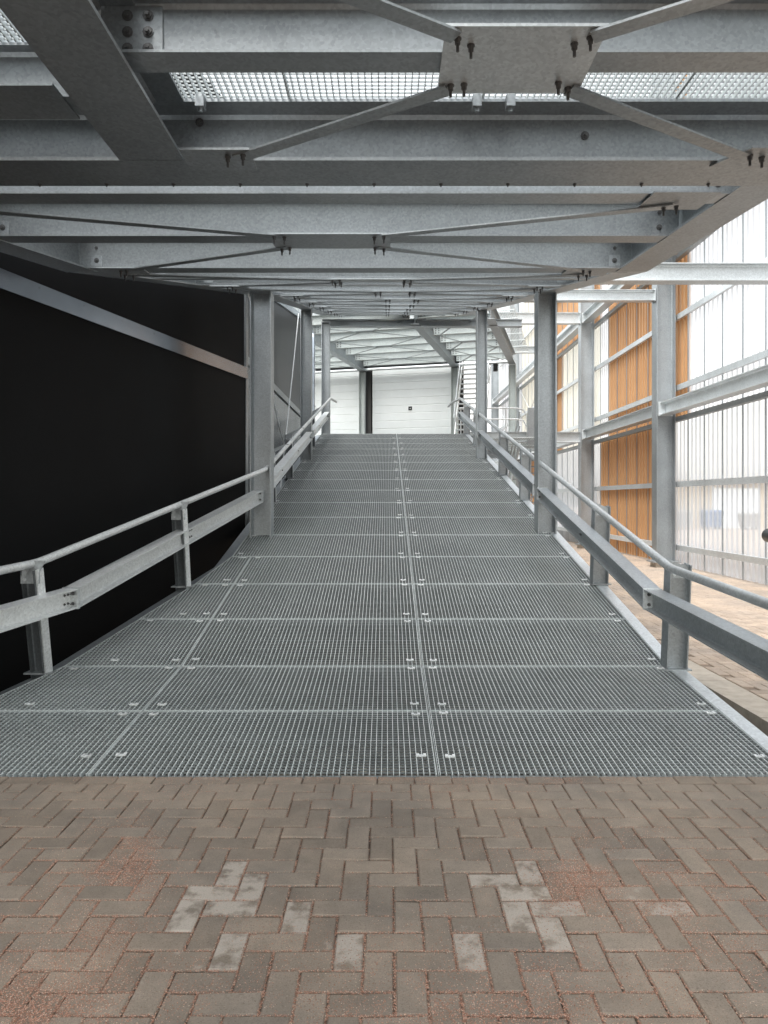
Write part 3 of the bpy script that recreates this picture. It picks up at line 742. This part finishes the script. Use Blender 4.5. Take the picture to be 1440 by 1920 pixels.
# stair going up beside the door
st = thing('steel_stair', 'open grating stair climbing beside the wide white door', 'stair')
for k in range(17):
    z = 3.6 + k*.20; s = -1.9 + k*.12
    lbox(3.75, 4.75, s, s + .24, z, z + .035).build('tread', galv_l, st)
for t in (3.72, 4.78):
    MB().bar(LP(t, -1.95, 3.4), LP(t, .3, 7.1), .02, .2, (0, 0, 1)).build('stringer', galv_l, st)
    MB().tube([LP(t, -1.95, 4.4), LP(t, .1, 7.7)], .022, 8).build('stair_rail', galv_l, st)
for (t, s, z) in ((3.72, -1.5, 4.1), (4.78, -1.5, 4.1), (4.78, -.6, 5.5), (3.72, -.6, 5.5)): MB().tube([LP(t, s, z), LP(t, s, z + 1.0)], .02, 8).build('rail_post', galv_l, st)
# railing on the landing's right edge with bent tube ends
lrg = thing('landing_railing', 'bent white tube railing along the right edge of the landing', 'railing')
for z in (4.36, 4.02): MB().tube([(2.25, 22.2, z), (4.05, 22.2, z), (4.25, 22.2, z - .05), (4.36, 22.2, z - .25), (4.37, 22.2, 3.5 if z > 4.2 else 3.6)], .024, 10).build('tube_rail', galv_w, lrg, True)
for x in (2.3, 3.0, 3.7): MB().tube([(x, 22.2, 3.4), (x, 22.2, 4.36)], .022, 8).build('rail_post', galv_l, lrg)
for x in (4.45, 4.75): MB().box(x - .11, x + .11, 22.0, 22.03, 3.2, 4.35).build('post_plate', galv, lrg)
# lower flight down to the yard
sf = thing('yard_stair', 'steel stair going down to the yard behind the ramp posts', 'stair')
for k in range(16): MB().box(4.3, 5.4, 23.0 + k*.27, 23.22 + k*.27, 3.2 - k*.2, 3.235 - k*.2).build('tread', galv, sf)
for x in (4.27, 5.42):
    MB().bar((x, 22.9, 3.35), (x, 27.4, .0), .02, .22).build('stringer', galv_l, sf)
    for h in (.95, .5): MB().tube([(x, 22.9, 3.4 + h), (x, 27.3, .12 + h)], .022, 8).build('stair_rail', galv_l, sf)

# ------------------------------------------------------------------ ties between ramp and facade
def strut(label, y, x0, x1, z, h, w=.2):
    t = thing('tie_beam', label, 'beam', 'beams tying the ramp to the facade')
    MB().ibeam((x0, y, z), (x1, y, z), w, h, anchor=.5, tf=.012).build('beam', galv_l, t)
    MB().box(x1 - .012, x1, y - w/2 - .01, y + w/2 + .01, z - h/2 - .02, z + h/2 + .02).build('end_plate', galv_l, t)
strut('nearest and longest pale tie beam running out of the picture on the right', 9.78, 2.36, 6.02, 4.60, .24)
strut('middle pale tie beam ending at the big facade column', 16.1, 2.36, 6.02, 6.10, .24)
strut('far pale tie beam ending at the second facade column', 22.3, 2.6, 6.02, 7.17, .34)
strut('farthest short tie beam beside the dome camera', 29.0, 5.1, 6.02, 7.6, .26)

# ------------------------------------------------------------------ facade on the right
fa = thing('sheet_facade', 'tall steel framed facade of ribbed white, clear and orange sheets along the yard', 'facade')
CY = [3.5, 9.8, 16.1, 22.35, 28.6, 34.9, 41.2]
for y in CY:
    c = MB().ibeam((6.24, y, .14), (6.24, y, 11.2), .30, .42, (1, 0, 0), anchor=.5, tf=.02, tw=.012).build('column', galv, fa)
    MB().box(5.93, 6.55, y - .22, y + .22, .11, .14).build('base_plate', galv, c)
    MB().box(6.0, 6.48, y - .16, y + .16, -.02, .11).build('plinth', concrete, c)
GZ = [.44, 1.86, 4.02, 5.60, 7.72, 9.2]
for ya, yb_ in zip(CY[:-1], CY[1:]):
    for z in GZ:
        gm = MB(); a, b = ya - 0.0, yb_ - .01
        gm.extrude([(0,-.06),(.07,-.06),(.07,-.05),(.01,-.05),(.01,.05),(.07,.05),(.07,.06),(0,.06)], (6.50, a, z), (6.50, b, z), (0, 0, 1)); gm.build('girt', galv_l, fa)
    for z in (3.40, 7.02):
        MB().ibeam((6.22, ya + .17, z), (6.22, yb_ - .17, z), .26, .28, tf=.014).build('floor_beam', galv_l, fa)
        MB().box(6.46, 6.58, ya + .01, yb_ - .01, z - .14, z - .04).build('edge_angle', galv, fa)
        for y in (ya + .16, yb_ - .16): MB().box(6.06, 6.38, y - .006, y + .006, z - .02, z + .30).build('end_plate', galv_l, fa)
PITCH = .20; SW = .80
def sheet(z0, z1, dp=.055):
    m = MB(); pr = []
    for k in range(4):
        a = k * PITCH; pr += [(a, 0), (a + .090, 0), (a + .100, dp), (a + .190, dp)]
    pr.append((.80 + .004, 0))
    n = len(pr); vs = [(x, y, z0) for y, x in pr] + [(x, y, z1) for y, x in pr]
    m.add(vs, [(i + 1, i, n + i, n + i + 1) for i in range(n - 1)])
    return m
TIERS = [(.03, 3.33), (3.36, 6.96), (7.0, 11.0)]
smesh = {}
for ti, (a, b) in enumerate(TIERS):
    for k, mt in (('w', sh_white), ('c', sh_clear), ('o', sh_orange), ('e', sh_cream)): smesh[ti, k] = sheet(a, b, .080 if k == 'o' else .040).mesh('ribbed_sheet', mt)
def sheet_kind(y, tier):
    ym = y + SW/2
    if ym < 9.8: return 'c' if tier == 0 else 'w'
    if ym < 16.1:
        if tier == 0: return 'c'
        return 'o' if ym > 15.3 else 'w'
    if ym < 22.4:
        if tier == 0: return 'o'
        return 'o' if ym < 21.5 else 'w'
    if ym < 28.6:
        if tier == 0: return 'c'
        if tier == 1: return 'o' if 26.9 < ym < 28.3 else 'e'
        return 'o'
    if ym < 34.9:
        if tier == 0: return 'o' if ym > 31 else 'c'
        return 'o' if 30.6 < ym < 31.8 else 'e'
    return 'w'
y = 3.6
while y < 41:
    for ti in range(3): inst('ribbed_sheet', smesh[ti, sheet_kind(y, ti)], fa, (6.60, y, 0))
    inst('joint_strip', bpy.data.meshes.get('joint_strip') or MB().box(6.572, 6.590, -.012, .012, .03, 11.0).mesh('joint_strip', galv), fa, (0, y, 0))
    y += SW
MB().box(6.68, 6.9, 22.4, 41, -.05, .42).build('plinth_wall', concrete, fa)
for (P, Q) in (((6.4, 35.0, 3.9), (6.4, 41.0, 7.0)), ((6.4, 35.0, 7.0), (6.4, 41.0, 3.9)), ((6.4, 28.8, 3.9), (6.4, 34.7, 7.0)), ((6.4, 28.8, 7.0), (6.4, 34.7, 3.9))): MB().tube([P, Q], .014, 6).build('cross_rod', galv_l, fa)
# return facade closing the yard
rf = thing('end_facade', 'ribbed white sheet facade closing the yard at its far end', 'facade')
for k in range(9):
    o = inst('ribbed_sheet', smesh[1, 'w'], rf, (6.2 - k*.80, 41.4, -.4 + 0), (0, 0, R(90))); 
    o = inst('ribbed_sheet', smesh[2, 'w'], rf, (6.2 - k*.80, 41.4, -.4), (0, 0, R(90)))
    o = inst('ribbed_sheet', smesh[0, 'w'], rf, (6.2 - k*.80, 41.4, 0), (0, 0, R(90)))
for z in (1.8, 3.3, 4.9, 6.6, 7.4, 8.9): MB().box(.3, 6.2, 47.7, 47.85, z, z + .12).build('girt', galv_l, rf)

# ------------------------------------------------------------------ beyond the clear sheets
gb = thing('beige_building', 'low beige building seen through the clear ribbed sheets', 'building')
MB().box(13.5, 40, 38.5, 46, -.05, 2.45).build('wall', beige, gb)
MB().box(13.3, 40.2, 38.3, 46.2, 2.45, 2.62).build('roof_edge', concrete, gb)
for k in range(5): MB().box(14.3 + k*3.2, 16.9 + k*3.2, 38.44, 38.49, 0, 2.15).build('garage_door', doorw if k % 2 else beige, gb)
def bin_(label, x, y, mat, s=1.0):
    t = thing('waste_bin', label, 'bin', 'bins by the beige building')
    MB().hull8([(x-.5*s,y-.4*s,.12),(x+.5*s,y-.4*s,.12),(x+.5*s,y+.4*s,.12),(x-.5*s,y+.4*s,.12)], [(x-.6*s,y-.5*s,1.1*s),(x+.6*s,y-.5*s,1.1*s),(x+.6*s,y+.5*s,1.1*s),(x-.6*s,y+.5*s,1.1*s)]).build('body', mat, t)
    MB().hull8([(x-.63*s,y-.53*s,1.105*s),(x+.63*s,y-.53*s,1.105*s),(x+.63*s,y+.53*s,1.105*s),(x-.63*s,y+.53*s,1.105*s)], [(x-.5*s,y-.4*s,1.25*s),(x+.5*s,y-.4*s,1.25*s),(x+.5*s,y+.4*s,1.25*s),(x-.5*s,y+.4*s,1.25*s)]).build('lid', mat, t)
    for a in (-.4, .4):
        for b in (-.3, .3): MB().tube([(x+a*s-.03, y+b*s, .062), (x+a*s+.03, y+b*s, .062)], .06, 10).build('wheel', black, t)
bin_('blue wheeled waste bin in front of the beige building', 16.9, 37.2, bluebin, .8)
bin_('grey wheeled waste bin right of the blue bin', 18.7, 36.9, greybin, .7)
bin_('small grey waste bin left of the blue bin', 15.2, 37.0, greybin, .8)

# black camera at the right picture edge, on an arm from a facade column
bc = thing('bullet_camera', 'black round camera at the right picture edge on an arm', 'camera')
c0 = Vector((5.08, 9.35, 1.02))
MB().tube([c0 + Vector((.0, -.02, 0)), c0 + Vector((.04, .22, .01))], .095, 20).build('housing', black, bc, True)
MB().tube([c0 + Vector((-.002, -.045, 0)), c0 + Vector((0, -.022, 0))], .102, 20).build('hood_ring', black, bc, True)
MB().tube([c0 + Vector((.03, .12, .06)), c0 + Vector((.35, .2, .14)), (6.03, 9.75, 1.2)], .025, 8).build('arm', galv, bc)
